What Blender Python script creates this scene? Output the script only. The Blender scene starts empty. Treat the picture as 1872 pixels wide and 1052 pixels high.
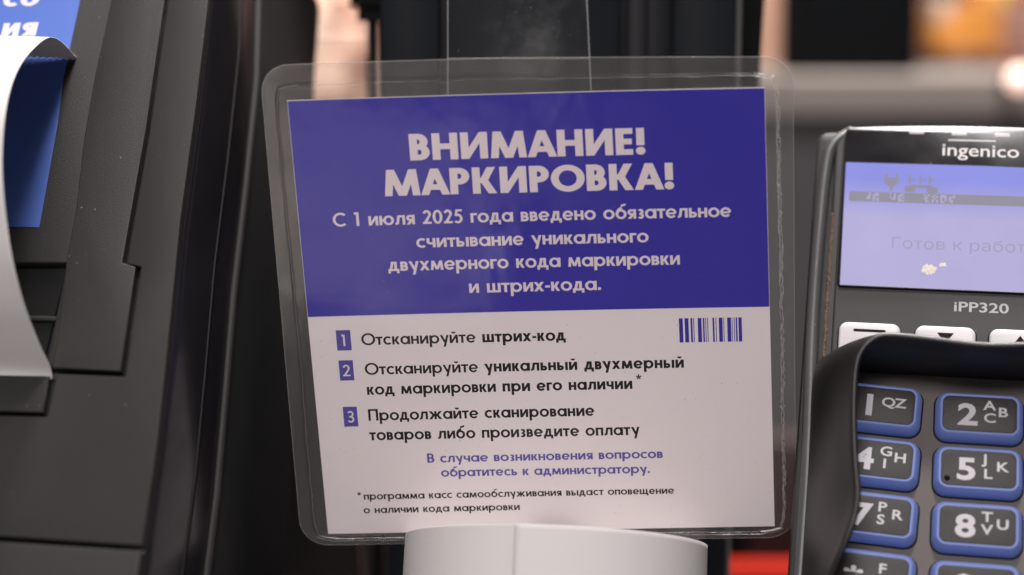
import bpy, math, random
from math import sin, cos, pi, sqrt, radians, hypot
from mathutils import Vector, Matrix
random.seed(7)
SC = bpy.context.scene
COL = SC.collection

# ------------------------------------------------------------------ camera
cam = bpy.data.cameras.new('camera')
cam.sensor_width = 36.0
cam.lens = 60.0
cam.clip_start = 0.01
cam.clip_end = 60.0
cam.dof.use_dof = True
cam.dof.focus_distance = 0.455
cam.dof.aperture_fstop = 5.2
cam.dof.aperture_blades = 0
cam_ob = bpy.data.objects.new('camera', cam)
cam_ob.location = (0, 0, .25)
cam_ob.rotation_euler = (radians(90 - 8), 0, 0)
COL.objects.link(cam_ob)
SC.camera = cam_ob

# ------------------------------------------------------------------ world, lamps, exposure
wd = bpy.data.worlds.new('World')
SC.world = wd
wd.use_nodes = True
wd.node_tree.nodes['Background'].inputs[0].default_value = (1.0, .93, .93, 1)
wd.node_tree.nodes['Background'].inputs[1].default_value = .12


def area(name, loc, target, sx, sy, power, col):
    l = bpy.data.lights.new(name, 'AREA')
    l.shape = 'RECTANGLE'
    l.size = sx
    l.size_y = sy
    l.energy = power
    l.color = col
    o = bpy.data.objects.new(name, l)
    o.location = loc
    o.rotation_euler = (Vector(target) - Vector(loc)).to_track_quat('-Z', 'Y').to_euler()
    COL.objects.link(o)
    return o


area('ceiling_or_fill_light', (.10, .13, 2.25), (0, .45, .15), .35, .35, 38, (1, .945, .94))
area('ceiling_or_fill_light', (-.35, -1.5, 1.9), (0, .45, .15), 1.1, .5, 42, (1, .935, .935))  # added front fill that brightens the sign, not a known lamp
area('ceiling_or_fill_light', (.3, 1.5, 2.3), (.0, 2.0, .1), 1.0, .5, 180, (1, .93, .88))  # added fill for the background, mainly to brighten the peach rack
SC.view_settings.view_transform = 'Standard'
SC.view_settings.look = 'None'
SC.view_settings.exposure = 0
SC.view_settings.gamma = 1
SC.render.engine = 'CYCLES'
SC.cycles.transparent_max_bounces = 16
SC.cycles.max_bounces = 10


# ------------------------------------------------------------------ materials
def nt(name):
    m = bpy.data.materials.new(name)
    m.use_nodes = True
    t = m.node_tree
    return m, t, t.nodes['Principled BSDF']


def mat(name, col, rough=.5, metal=0, spec=.5, grain=0, gscale=900, mottle=0, mscale=40, emis=None, estr=0, coat=0,
        dust=0):
    m, t, b = nt(name)
    b.inputs['Base Color'].default_value = (*col, 1)
    b.inputs['Roughness'].default_value = rough
    b.inputs['Metallic'].default_value = metal
    b.inputs['Specular IOR Level'].default_value = spec
    b.inputs['Coat Weight'].default_value = coat
    b.inputs['Coat Roughness'].default_value = .08
    if emis:
        b.inputs['Emission Color'].default_value = (*emis, 1)
        b.inputs['Emission Strength'].default_value = estr
    tc = t.nodes.new('ShaderNodeTexCoord')
    if mottle or dust:
        n = t.nodes.new('ShaderNodeTexNoise')
        n.inputs['Scale'].default_value = mscale
        n.inputs['Detail'].default_value = 6
        t.links.new(tc.outputs['Object'], n.inputs['Vector'])
        mx = t.nodes.new('ShaderNodeMix')
        mx.data_type = 'RGBA'
        mx.inputs[6].default_value = (*[c * (1 - mottle) for c in col], 1)
        mx.inputs[7].default_value = (*[min(1, c * (1 + mottle)) for c in col], 1)
        t.links.new(n.outputs['Fac'], mx.inputs[0])
        out = mx.outputs[2]
        if dust:
            v = t.nodes.new('ShaderNodeTexVoronoi')
            v.inputs['Scale'].default_value = 320
            v.inputs['Randomness'].default_value = 1
            t.links.new(tc.outputs['Object'], v.inputs['Vector'])
            r = t.nodes.new('ShaderNodeMapRange')
            r.inputs[1].default_value = .10
            r.inputs[2].default_value = .05
            t.links.new(v.outputs['Distance'], r.inputs[0])
            n2 = t.nodes.new('ShaderNodeTexNoise')
            n2.inputs['Scale'].default_value = 90
            t.links.new(tc.outputs['Object'], n2.inputs['Vector'])
            r2 = t.nodes.new('ShaderNodeMapRange')
            r2.inputs[1].default_value = .52
            r2.inputs[2].default_value = .66
            t.links.new(n2.outputs['Fac'], r2.inputs[0])
            mu = t.nodes.new('ShaderNodeMath')
            mu.operation = 'MULTIPLY'
            t.links.new(r.outputs[0], mu.inputs[0])
            t.links.new(r2.outputs[0], mu.inputs[1])
            mu2 = t.nodes.new('ShaderNodeMath')
            mu2.operation = 'MULTIPLY'
            mu2.inputs[1].default_value = dust
            t.links.new(mu.outputs[0], mu2.inputs[0])
            m2 = t.nodes.new('ShaderNodeMix')
            m2.data_type = 'RGBA'
            m2.inputs[7].default_value = (.45, .42, .40, 1)
            t.links.new(mu2.outputs[0], m2.inputs[0])
            t.links.new(out, m2.inputs[6])
            out = m2.outputs[2]
        t.links.new(out, b.inputs['Base Color'])
        rr = t.nodes.new('ShaderNodeMapRange')
        rr.inputs[3].default_value = max(0, rough - .08)
        rr.inputs[4].default_value = min(1, rough + .08)
        t.links.new(n.outputs['Fac'], rr.inputs[0])
        t.links.new(rr.outputs[0], b.inputs['Roughness'])
    if grain:
        g = t.nodes.new('ShaderNodeTexNoise')
        g.inputs['Scale'].default_value = gscale
        g.inputs['Detail'].default_value = 3
        t.links.new(tc.outputs['Object'], g.inputs['Vector'])
        bp = t.nodes.new('ShaderNodeBump')
        bp.inputs['Strength'].default_value = grain
        bp.inputs['Distance'].default_value = .0003
        t.links.new(g.outputs['Fac'], bp.inputs['Height'])
        t.links.new(bp.outputs[0], b.inputs['Normal'])
    return m


def film(name, haze, tint, hcol, rough, wob=0, gl=1.0):
    """thin clear plastic: see-through, glossy by its angle, a little milky"""
    m = bpy.data.materials.new(name)
    m.use_nodes = True
    t = m.node_tree
    t.nodes.clear()
    o = t.nodes.new('ShaderNodeOutputMaterial')
    tr = t.nodes.new('ShaderNodeBsdfTransparent')
    tr.inputs[0].default_value = (*tint, 1)
    df = t.nodes.new('ShaderNodeBsdfDiffuse')
    df.inputs[0].default_value = (*hcol, 1)
    gs = t.nodes.new('ShaderNodeBsdfGlossy')
    n0 = t.nodes.new('ShaderNodeTexNoise')
    n0.inputs['Scale'].default_value = 45
    n0.inputs['Detail'].default_value = 7
    n0.inputs['Roughness'].default_value = .65
    tc0 = t.nodes.new('ShaderNodeTexCoord')
    t.links.new(tc0.outputs['Object'], n0.inputs['Vector'])
    q0 = t.nodes.new('ShaderNodeMapRange')
    q0.inputs[1].default_value = .35
    q0.inputs[2].default_value = .7
    q0.inputs[3].default_value = rough * .5
    q0.inputs[4].default_value = rough * 2.4
    t.links.new(n0.outputs['Fac'], q0.inputs[0])
    t.links.new(q0.outputs[0], gs.inputs['Roughness'])
    fr = t.nodes.new('ShaderNodeFresnel')
    ge = t.nodes.new('ShaderNodeNewGeometry')
    io = t.nodes.new('ShaderNodeMapRange')      # same reflectance from either side of the sheet
    io.inputs[3].default_value = 1.5
    io.inputs[4].default_value = 1 / 1.5
    t.links.new(ge.outputs['Backfacing'], io.inputs[0])
    t.links.new(io.outputs[0], fr.inputs[0])
    mu = t.nodes.new('ShaderNodeMath')
    mu.operation = 'MULTIPLY'
    mu.inputs[1].default_value = gl
    t.links.new(fr.outputs[0], mu.inputs[0])
    a = t.nodes.new('ShaderNodeMixShader')
    a.inputs[0].default_value = haze
    tc = t.nodes.new('ShaderNodeTexCoord')
    # fine dust on the film
    v = t.nodes.new('ShaderNodeTexVoronoi')
    v.inputs['Scale'].default_value = 330
    t.links.new(tc.outputs['Object'], v.inputs['Vector'])
    r = t.nodes.new('ShaderNodeMapRange')
    r.inputs[1].default_value = .07
    r.inputs[2].default_value = .03
    t.links.new(v.outputs['Distance'], r.inputs[0])
    n2 = t.nodes.new('ShaderNodeTexNoise')
    n2.inputs['Scale'].default_value = 60
    t.links.new(tc.outputs['Object'], n2.inputs['Vector'])
    r2 = t.nodes.new('ShaderNodeMapRange')
    r2.inputs[1].default_value = .12
    r2.inputs[2].default_value = .70
    r2.inputs[4].default_value = .35
    t.links.new(n2.outputs['Fac'], r2.inputs[0])
    m3 = t.nodes.new('ShaderNodeMath')
    m3.operation = 'MULTIPLY_ADD'
    m3.inputs[2].default_value = haze
    t.links.new(r.outputs[0], m3.inputs[0])
    t.links.new(r2.outputs[0], m3.inputs[1])
    t.links.new(m3.outputs[0], a.inputs[0])
    t.links.new(tr.outputs[0], a.inputs[1])
    t.links.new(df.outputs[0], a.inputs[2])
    c = t.nodes.new('ShaderNodeMixShader')
    t.links.new(mu.outputs[0], c.inputs[0])
    t.links.new(a.outputs[0], c.inputs[1])
    t.links.new(gs.outputs[0], c.inputs[2])
    if wob:
        n = t.nodes.new('ShaderNodeTexNoise')
        n.inputs['Scale'].default_value = 70
        n.inputs['Detail'].default_value = 2
        t.links.new(tc.outputs['Object'], n.inputs['Vector'])
        bp = t.nodes.new('ShaderNodeBump')
        bp.inputs['Strength'].default_value = wob
        bp.inputs['Distance'].default_value = .0006
        t.links.new(n.outputs['Fac'], bp.inputs['Height'])
        t.links.new(bp.outputs[0], gs.inputs['Normal'])
        t.links.new(bp.outputs[0], fr.inputs['Normal'])
    t.links.new(c.outputs[0], o.inputs[0])
    return m


M_CASE = mat('textured_black_plastic', (.0150, .0138, .0135), .6, spec=.24, grain=.30, gscale=3800, mottle=.42, mscale=28, dust=.25)
M_LID = mat('textured_lid_plastic', (.0135, .0125, .0125), .58, spec=.26, grain=.34, gscale=3400, mottle=.40, mscale=26, dust=.35)
M_GLOSS = mat('glossy_black_plastic', (.010, .009, .011), .22, mottle=.3, mscale=30, dust=.25)
M_DARK = mat('black_plastic', (.006, .006, .0065), .55, spec=.25, grain=.2, mottle=.2)
M_BLACK = mat('deep_black_plastic', (.002, .002, .002), .6, spec=.15)
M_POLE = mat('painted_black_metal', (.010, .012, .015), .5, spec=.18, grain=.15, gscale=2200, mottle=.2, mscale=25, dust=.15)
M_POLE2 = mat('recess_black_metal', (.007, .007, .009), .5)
M_TRIM = mat('brushed_grey_trim', (.20, .19, .19), .35, metal=.6)
M_PAPER = mat('thermal_paper', (.57, .55, .54), .75, grain=.08, gscale=700, mottle=.015)
M_ROLL = mat('roll_paper', (.56, .54, .525), .8, grain=.15, gscale=900, mottle=.02, mscale=30)
M_CARD = mat('card_white', (.86, .80, .80), .7, spec=.05, mottle=.02, mscale=25)
M_INK = mat('ink_violet', (.033, .025, .375), .6, spec=.05, mottle=.05, mscale=30)
M_INK2 = mat('ink_violet_light', (.075, .055, .36), .5)
M_INKK = mat('ink_black', (.010, .007, .008), .6, spec=.05)
M_INKW = mat('unprinted_paper', (.84, .745, .765), .7, spec=.05)
M_EDGE = mat('card_edge', (.7, .66, .64), .6)
M_FILM = film('laminate_film', .030, (.93, .92, .91), (.75, .72, .70), .11, wob=.35, gl=1.0)
M_FILMC = film('bonded_film', .010, (.97, .96, .96), (.75, .72, .70), .10, wob=.35, gl=1.0)
M_FILMB = film('laminate_film_back', .03, (.95, .95, .94), (.75, .72, .70), .12)
M_RIM = film('laminate_rim', .17, (.9, .9, .9), (.8, .78, .76), .2)
M_STRIP = film('clear_strip', .005, (.97, .97, .97), (.7, .7, .7), .12, wob=.3)
M_STRIPE = film('clear_strip_edge', .26, (.9, .9, .9), (.75, .73, .72), .3)
M_BLUE = mat('sticker_blue', (.060, .115, .38), .55, spec=.2, mottle=.05)
M_WHITE = mat('sticker_white', (.50, .485, .52), .6)
M_TBODY = mat('terminal_housing', (.020, .019, .019), .45, spec=.3, grain=.3, gscale=4500, mottle=.15, mscale=60, dust=.8)
M_TRIMT = mat('terminal_side_rim', (.055, .054, .056), .3, grain=.2, gscale=4000, mottle=.2, mscale=50, dust=.8)
M_TFACE = mat('terminal_face_plate', (.021, .0195, .019), .5, spec=.3, grain=.25, gscale=5000, mottle=.12, mscale=50, dust=.7)
M_TLENS = mat('terminal_lens', (.008, .0075, .009), .19, spec=.35, mottle=.3, mscale=90, dust=.9)
M_TPAD = mat('keypad_plate', (.115, .098, .090), .55, spec=.3, grain=.25, gscale=4500, mottle=.12, mscale=50, dust=.3)
M_SHIELD = mat('pin_shield', (.011, .0095, .0095), .33, spec=.4, grain=.2, gscale=4500, mottle=.25, mscale=35, dust=.3)
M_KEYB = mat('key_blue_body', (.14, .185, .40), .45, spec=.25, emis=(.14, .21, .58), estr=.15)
M_KEYT = mat('key_top', (.022, .019, .018), .5, spec=.35, grain=.2, mottle=.1)
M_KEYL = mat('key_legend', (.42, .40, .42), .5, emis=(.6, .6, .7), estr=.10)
M_FKEY = mat('function_key', (.43, .41, .42), .45, mottle=.06, mscale=120)
M_GREYT = mat('printed_grey', (.33, .32, .33), .5)
M_LOGO = mat('printed_logo', (.50, .48, .47), .45)
M_DIRT = mat('grime', (.085, .042, .018), .8, grain=.6, gscale=2500, mottle=.5, mscale=400)
M_RED = mat('red_plastic', (.32, .012, .004), .7, spec=.08)
M_DRED = mat('dark_red_plastic', (.018, .004, .004), .5)
M_CNT = mat('counter_laminate', (.185, .163, .146), .5, mottle=.12, mscale=6)
M_CNTF = mat('counter_front', (.075, .075, .08), .5, mottle=.08, mscale=5)
M_BAG = mat('dark_bag', (.006, .007, .008), .9, spec=.05)
M_PEACH = mat('peach_board', (.90, .66, .52), .6, mottle=.03, mscale=9)
M_ORANGE = mat('orange_carton', (.50, .20, .03), .6, mottle=.2, mscale=14)
M_BROWN = mat('brown_carton', (.13, .06, .04), .7, mottle=.2, mscale=12)
M_PINK = mat('pink_carton', (.24, .125, .10), .7, mottle=.15, mscale=12)
M_TAN = mat('tan_carton', (.42, .24, .17), .7, mottle=.2, mscale=12)
M_FLOOR = mat('floor_tile', (.25, .22, .20), .4, mottle=.1, mscale=3)
M_WALL = mat('shop_wall', (.55, .42, .36), .8, mottle=.1, mscale=3)
M_BULB = mat('glowing_bulb', (.9, .7, .6), .5, emis=(1, .66, .54), estr=1.6)


def lcd():
    m, t, b = nt('lcd_glow')
    tc = t.nodes.new('ShaderNodeTexCoord')
    n = t.nodes.new('ShaderNodeTexNoise')
    n.inputs['Scale'].default_value = 55
    n.inputs['Detail'].default_value = 5
    t.links.new(tc.outputs['Object'], n.inputs['Vector'])
    # the panel's own backlight is bluer along its upper edge
    sp = t.nodes.new('ShaderNodeSeparateXYZ')
    t.links.new(tc.outputs['Object'], sp.inputs[0])
    r = t.nodes.new('ShaderNodeMapRange')
    r.inputs[1].default_value = .074
    r.inputs[2].default_value = .086
    t.links.new(sp.outputs['Y'], r.inputs[0])
    mx = t.nodes.new('ShaderNodeMix')
    mx.data_type = 'RGBA'
    mx.inputs[6].default_value = (.47, .43, .72, 1)
    mx.inputs[7].default_value = (.26, .28, .80, 1)
    t.links.new(r.outputs[0], mx.inputs[0])
    mm = t.nodes.new('ShaderNodeMix')
    mm.data_type = 'RGBA'
    mm.blend_type = 'MULTIPLY'
    mm.inputs[0].default_value = 1
    r2 = t.nodes.new('ShaderNodeMapRange')
    r2.inputs[3].default_value = .88
    r2.inputs[4].default_value = 1.1
    t.links.new(n.outputs['Fac'], r2.inputs[0])
    t.links.new(mx.outputs[2], mm.inputs[6])
    t.links.new(r2.outputs[0], mm.inputs[7])
    t.links.new(mm.outputs[2], b.inputs['Emission Color'])
    b.inputs['Emission Strength'].default_value = .90
    b.inputs['Base Color'].default_value = (.03, .03, .04, 1)
    b.inputs['Roughness'].default_value = .15
    b.inputs['Specular IOR Level'].default_value = .3
    return m


M_LCD = lcd()
M_LCDK = mat('lcd_segments', (.02, .02, .025), .5, spec=.1, emis=(.36, .34, .42), estr=.66)
M_LCDF = mat('lcd_faint', (.02, .02, .03), .5, spec=.1, emis=(.38, .35, .52), estr=.80)
M_LCDL = mat('lcd_light', (.03, .03, .04), .5, spec=.1, emis=(.46, .43, .70), estr=.85)
M_SCUFF = mat('scuff', (.52, .49, .42), .8, mottle=.2, mscale=900)


# ------------------------------------------------------------------ mesh helpers (local units: millimetres)
class Mesh:
    def __init__(s):
        s.v = []
        s.f = []

    def add(s, vs, fs):
        b = len(s.v)
        s.v += [tuple(p) for p in vs]
        s.f += [tuple(b + i for i in f) for f in fs]

    def loft(s, loops, closed=True, cap0=True, cap1=True):
        n = len(loops[0])
        b = len(s.v)
        for l in loops:
            s.v += [tuple(p) for p in l]
        for k in range(len(loops) - 1):
            for i in range(n if closed else n - 1):
                j = (i + 1) % n
                s.f.append((b + k * n + i, b + k * n + j, b + (k + 1) * n + j, b + (k + 1) * n + i))
        if cap0:
            s.f.append(tuple(b + i for i in reversed(range(n))))
        if cap1:
            s.f.append(tuple(b + (len(loops) - 1) * n + i for i in range(n)))

    def slab(s, poly, z0, z1, bev=.4):
        poly = ccw(poly)
        L = [[(x, y, z0) for x, y in poly], [(x, y, z1 - bev) for x, y in poly]]
        for a in (30, 60, 90):
            p = inset(poly, bev * (1 - cos(radians(a))))
            L.append([(x, y, z1 - bev + bev * sin(radians(a))) for x, y in p])
        s.loft(L)

    def box(s, x0, x1, y0, y1, z0, z1, bev=0):
        if bev:
            s.slab([(x0, y0), (x1, y0), (x1, y1), (x0, y1)], z0, z1, bev)
        else:
            s.loft([[(x0, y0, z), (x1, y0, z), (x1, y1, z), (x0, y1, z)] for z in (z0, z1)])

    def tube(s, path, r, n=8):
        path = [Vector(p) for p in path]
        L = []
        up = Vector((.13, .21, .97))
        for i, p in enumerate(path):
            d = (path[min(i + 1, len(path) - 1)] - path[max(i - 1, 0)]).normalized()
            a = d.cross(up).normalized()
            b = d.cross(a)
            rr = r[i] if isinstance(r, (list, tuple)) else r
            L.append([tuple(p + (a * cos(2 * pi * k / n) + b * sin(2 * pi * k / n)) * rr) for k in range(n)])
        s.loft(L)


def ccw(p):
    a = sum(p[i][0] * p[(i + 1) % len(p)][1] - p[(i + 1) % len(p)][0] * p[i][1] for i in range(len(p)))
    return list(p) if a > 0 else list(reversed(p))


def inset(p, d):
    n = len(p)
    out = []
    for i in range(n):
        a, b, c = Vector(p[i - 1]), Vector(p[i]), Vector(p[(i + 1) % n])
        u = (b - a)
        w = (c - b)
        u = u.normalized() if u.length > 1e-9 else Vector((1, 0))
        w = w.normalized() if w.length > 1e-9 else u
        n1 = Vector((-u.y, u.x))
        n2 = Vector((-w.y, w.x))
        m = n1 + n2
        if m.length < 1e-6:
            m = n1.copy()
        m.normalize()
        k = min(2.0, 1 / max(.3, m.dot(n1)))
        q = b + m * d * k
        out.append((q.x, q.y))
    return out


def rrect(x0, x1, y0, y1, r, n=5):
    if not isinstance(r, (list, tuple)):
        r = [r] * 4
    o = []
    for (cx, cy, a0), q in zip(((x0, y0, 180), (x1, y0, 270), (x1, y1, 0), (x0, y1, 90)), r):
        sx = cx + (q if cx == x0 else -q)
        sy = cy + (q if cy == y0 else -q)
        for k in range(n + 1):
            a = radians(a0 + 90 * k / n)
            o.append((sx + q * cos(a), sy + q * sin(a)))
    return o


def thing(name, label, cat, mtx, group=None):
    o = bpy.data.objects.new(name, None)
    o.empty_display_size = .02
    COL.objects.link(o)
    o.matrix_world = mtx
    o['label'] = label
    o['category'] = cat
    if group:
        o['group'] = group
    return o


def put(name, m, material, parent=None, scale=.001, smooth=False, loc=None, warp=None):
    me = bpy.data.meshes.new(name)
    vs = [warp(*p) if warp else p for p in m.v]
    me.from_pydata([tuple(c * scale for c in p) for p in vs], [], m.f)
    me.materials.append(material)
    me.validate()
    me.update()
    if smooth:
        me.polygons.foreach_set('use_smooth', [True] * len(me.polygons))
        me.set_sharp_from_angle(angle=radians(smooth if smooth is not True else 35))
    o = bpy.data.objects.new(name, me)
    COL.objects.link(o)
    if parent is not None:
        o.parent = parent
    if loc:
        o.location = [c * scale for c in loc]
    return o


def tag(o, label, cat, group=None):
    o['label'] = label
    o['category'] = cat
    if group:
        o['group'] = group
    return o


def frame(O, X, Y, N):
    return Matrix(((X[0], Y[0], N[0], O[0]), (X[1], Y[1], N[1], O[1]), (X[2], Y[2], N[2], O[2]), (0, 0, 0, 1)))


# ------------------------------------------------------------------ geometric printed lettering, drawn stroke by stroke
def glyph(ch, w, X=.66):
    th = w * (.74 if w > .25 else .86)
    S = []

    def R(x0, y0, x1, y1):
        S.append([[(x0, y0), (x1, y0)], [(x0, y1), (x1, y1)]])

    def V(x, y0=0, y1=1):
        R(x, y0, x + w, y1)

    def Hh(y, x0, x1, t=th):
        R(x0, y, x1, y + t)

    def D(x0, y0, x1, y1, k=1.0):
        hw = k * w * sqrt(1 + ((x1 - x0) / (y1 - y0)) ** 2) * .96
        S.append([[(x0, y0), (x0 + hw, y0)], [(x1, y1), (x1 + hw, y1)]])
        return hw

    def HW(dx, dy, k=1.0):
        return k * w * sqrt(1 + (dx / dy) ** 2) * .96

    def arc(cx, cy, rx, ry, a0=0, a1=360, tw=None, tt=None):
        tw = w if tw is None else tw
        tt = th if tt is None else tt
        n = max(6, int(abs(a1 - a0) / 12))
        S.append([[(cx + rx * cos(radians(a)), cy + ry * sin(radians(a))),
                   (cx + (rx - tw) * cos(radians(a)), cy + (ry - tt) * sin(radians(a)))]
                  for a in [a0 + (a1 - a0) * i / n for i in range(n + 1)]])

    def dot(cx, cy, r):
        n = 14
        S.append([[(cx - r * cos(pi * i / n), cy - r * sin(pi * i / n)), (cx - r * cos(pi * i / n), cy + r * sin(pi * i / n))]
                  for i in range(n + 1)])

    def bowl(x0, y0, y1, W):
        ry = (y1 - y0) / 2
        rx = min(ry * 1.02, W - x0)
        Hh(y0, x0, W - rx)
        Hh(y1 - th, x0, W - rx)
        arc(W - rx, (y0 + y1) / 2, rx, ry, -90, 90)

    up = ch.isupper() or ch in '0123456789!'
    T = 1.0 if up else X
    c = ch.lower() if ch in 'АВЕИКМНОПРСТ' else ch
    W = .6
    ov = .012
    rO = T / 2 + ov
    if c == 'о':
        W = T * 1.04 + .02
        arc(W / 2, T / 2, W / 2, rO)
    elif c == 'с':
        W = T * .86
        arc(T / 2 + ov, T / 2, rO, rO, 46, 314)
    elif c == 'е' and up:
        W = .53
        V(0)
        Hh(0, 0, W)
        Hh(.5 - th / 2, 0, W - .03)
        Hh(1 - th, 0, W)
    elif c == 'е':
        W = T * 1.02
        arc(W / 2, T / 2, W / 2, rO, 0, 322)
        Hh(T / 2 - th * .5, w * .6, W - w * .45, th * .82)
    elif c == 'а' and up:
        W = .92
        hw = HW(.35, 1)
        D(0, 0, (W - hw) / 2, 1)
        D(W - hw, 0, (W - hw) / 2, 1)
        Hh(.19, .2, W - .2)
    elif c == 'а':
        W = T * 1.08
        arc(T * .52, T / 2, T * .52, rO)
        V(W - w, 0, T)
    elif c == 'б':
        W = T * 1.04
        arc(W / 2, T / 2, W / 2, rO)
        arc(W * .80, T * .52, W * .80, .56, 108, 182)
        S.append([[(W * .5, .93 - th * .3), (W * .5, .93 + th * .7)], [(W * .93, 1.0 - th * .2), (W * .97, 1.0 + th * .8)]])
    elif c == 'в':
        W = T * .62 if up else T * .74
        V(0, 0, T)
        bowl(0, T * .5 - th / 2, T, W - .04 * T)
        bowl(0, 0, T * .5 + th / 2, W)
    elif c == 'г':
        W = T * .62
        V(0, 0, T)
        Hh(T - th, 0, W)
    elif c == 'д':
        W = T * 1.06
        V(W * .80 - w, 0, T)
        Hh(T - th, W * .26, W * .80)
        hw = HW(.12, T)
        D(W * .12, th * .9, W * .30, T)
        Hh(0, 0, W)
        R(0, -.17, w * .9, th)
        R(W - w * .9, -.17, W, th)
    elif c == 'ж':
        W = T * 1.5
        m = W / 2
        V(m - w / 2, 0, T)
        hw = HW(.4, T * .55, .9)
        for sgn in (0, 1):
            A = [(W - hw, T, m + w * .1 - hw * .2, T * .42), (W - hw, 0, m + w * .1 - hw * .1, T * .58)]
            for (xa, ya, xb, yb) in A:
                P = [[(xa, ya), (xa + hw, ya)], [(xb, yb), (xb + hw, yb)]]
                if sgn:
                    P = [[(W - q[0], q[1]) for q in r_] for r_ in P]
                S.append(P)
    elif c == 'з' or c == '3':
        W = T * .62
        arc(W * .5, T * .74, W * .46, T * .26 + ov, -90, 150)
        arc(W * .5, T * .27, W * .5, T * .28 + ov, -150, 90)
        Hh(T * .5 - th / 2, W * .3, W * .52)
    elif c in 'ий':
        W = T * .84 if up else T * .92
        V(0, 0, T)
        V(W - w, 0, T)
        hw = HW(W - w, T, .9)
        D(0, 0, W - hw, T, .9)
        if c == 'й':
            arc(W / 2, T + .30, W * .30, .20, 200, 340, w * .8, th * .8)
    elif c == 'к':
        W = T * .78 if up else T * .84
        V(0, 0, T)
        hw = HW(W * .5, T * .5)
        D(w * .75, T * .40, W - hw * 1.02, T)
        D(W - hw * .95, 0, w * .75, T * .60)
    elif c == 'л':
        W = T * .94
        V(W - w, 0, T)
        Hh(T - th, W * .26, W)
        D(W * .08, th * .3, W * .24, T)
        R(0, 0, W * .20, th)
    elif c == 'м':
        W = T * 1.13 if up else T * 1.22
        s = T * .09
        D(0, 0, s, T)
        D(W - w, 0, W - w - s, T)
        hw = HW(W * .35, T)
        b = 0 if up else T * .06
        D(W / 2 - hw / 2, b, s, T)
        D(W / 2 - hw / 2, b, W - s - hw, T)
    elif c == 'н':
        W = T * .80 if up else T * .86
        V(0, 0, T)
        V(W - w, 0, T)
        Hh(T * .5 - th / 2, 0, W)
    elif c == 'п':
        W = T * .78 if up else T * .86
        V(0, 0, T)
        V(W - w, 0, T)
        Hh(T - th, 0, W)
    elif c == 'р' and up:
        W = .62
        V(0)
        bowl(0, .37, 1, W)
    elif c == 'р':
        W = T * 1.08
        V(0, -.30, T)
        arc(W - T * .52, T / 2, T * .52, rO)
    elif c == 'т':
        W = T * .78
        V(W / 2 - w / 2, 0, T)
        Hh(T - th, 0, W)
    elif c == 'у':
        W = T * .98
        hw = HW(.3, T)
        D(W * .02 + .30 - hw * .1 - hw * .35, T * .0 - .30, W - hw, T)
        D(W * .42, T * .10, 0, T)
    elif c == 'х':
        W = T * .94
        hw = HW(W - w, T)
        D(0, 0, W - hw, T)
        D(W - hw, 0, 0, T)
    elif c == 'ч':
        W = T * .82
        V(W - w, 0, T)
        V(0, T * .56, T)
        arc(W * .5, T * .60, W * .5, T * .28, 180, 270)
        Hh(T * .32, W * .48, W)
    elif c in 'шщ':
        W = T * 1.28
        V(0, 0, T)
        V(W / 2 - w / 2, 0, T)
        V(W - w, 0, T)
        Hh(0, 0, W + (w * .6 if c == 'щ' else 0))
        if c == 'щ':
            R(W - w * .35, -.17, W + w * .6, th)
            W += w * .6
    elif c in 'ьы':
        W = T * .74
        V(0, 0, T)
        bowl(0, 0, T * .60, W)
        if c == 'ы':
            V(W + .10, 0, T)
            W += .10 + w
    elif c == 'ю':
        V(0, 0, T)
        Hh(T * .5 - th / 2, 0, T * .5)
        arc(T * .36 + rO, T / 2, rO, rO)
        W = T * .36 + 2 * rO
    elif c == 'я':
        W = T * .80
        V(W - w, 0, T)
        r = []
        ry = T * .31
        Hh(T - th, ry, W)
        Hh(T - 2 * ry, ry, W)
        arc(ry, T - ry, ry, ry, 90, 270)
        D(0, 0, W * .40, T * .42)
    elif c == '!':
        W = w * 1.2
        R(w * .1, .35, w * 1.1, 1)
        dot(w * .6, w * .58, w * .6)
    elif c == '.':
        W = w * 1.15
        dot(w * .58, w * .56, w * .62)
    elif c == '-':
        W = .30
        Hh(X * .5 - th / 2, 0, W)
    elif c == '1':
        W = .12 + w
        V(W - w)
        S.append([[(0, 1 - th * 1.05), (W, 1 - th * 1.05)], [(.0, 1), (W, 1)]])
    elif c == '2':
        W = .58
        arc(W * .49, .70, W * .47, .31, -28, 165)
        hw = HW(.3, .5)
        S.append([[(0, 0), (hw * 1.1, 0)], [(W * .93 - hw * .95, .585), (W * .90, .585)]])
        Hh(0, 0, W)
    elif c == '0':
        W = .64
        arc(W / 2, .5, W / 2, .5 + ov)
    elif c == '5':
        W = .58
        Hh(1 - th, .14, W - .02)
        D(.06, .52, .14, 1, .9)
        arc(W * .46, .33, W * .54, .34 + ov, -140, 128)
    elif c == '*':
        W = .40
        for a in (90, 162, 234, 306, 18):
            d = (cos(radians(a)), sin(radians(a)))
            nx, ny = -d[1] * w * .38, d[0] * w * .38
            cx, cy = .2, .80
            S.append([[(cx + nx * .6, cy + ny * .6), (cx - nx * .6, cy - ny * .6)],
                      [(cx + d[0] * .21 + nx, cy + d[1] * .21 + ny), (cx + d[0] * .21 - nx, cy + d[1] * .21 - ny)]])
    elif c == ' ':
        W = .36
    return S, W


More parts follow.
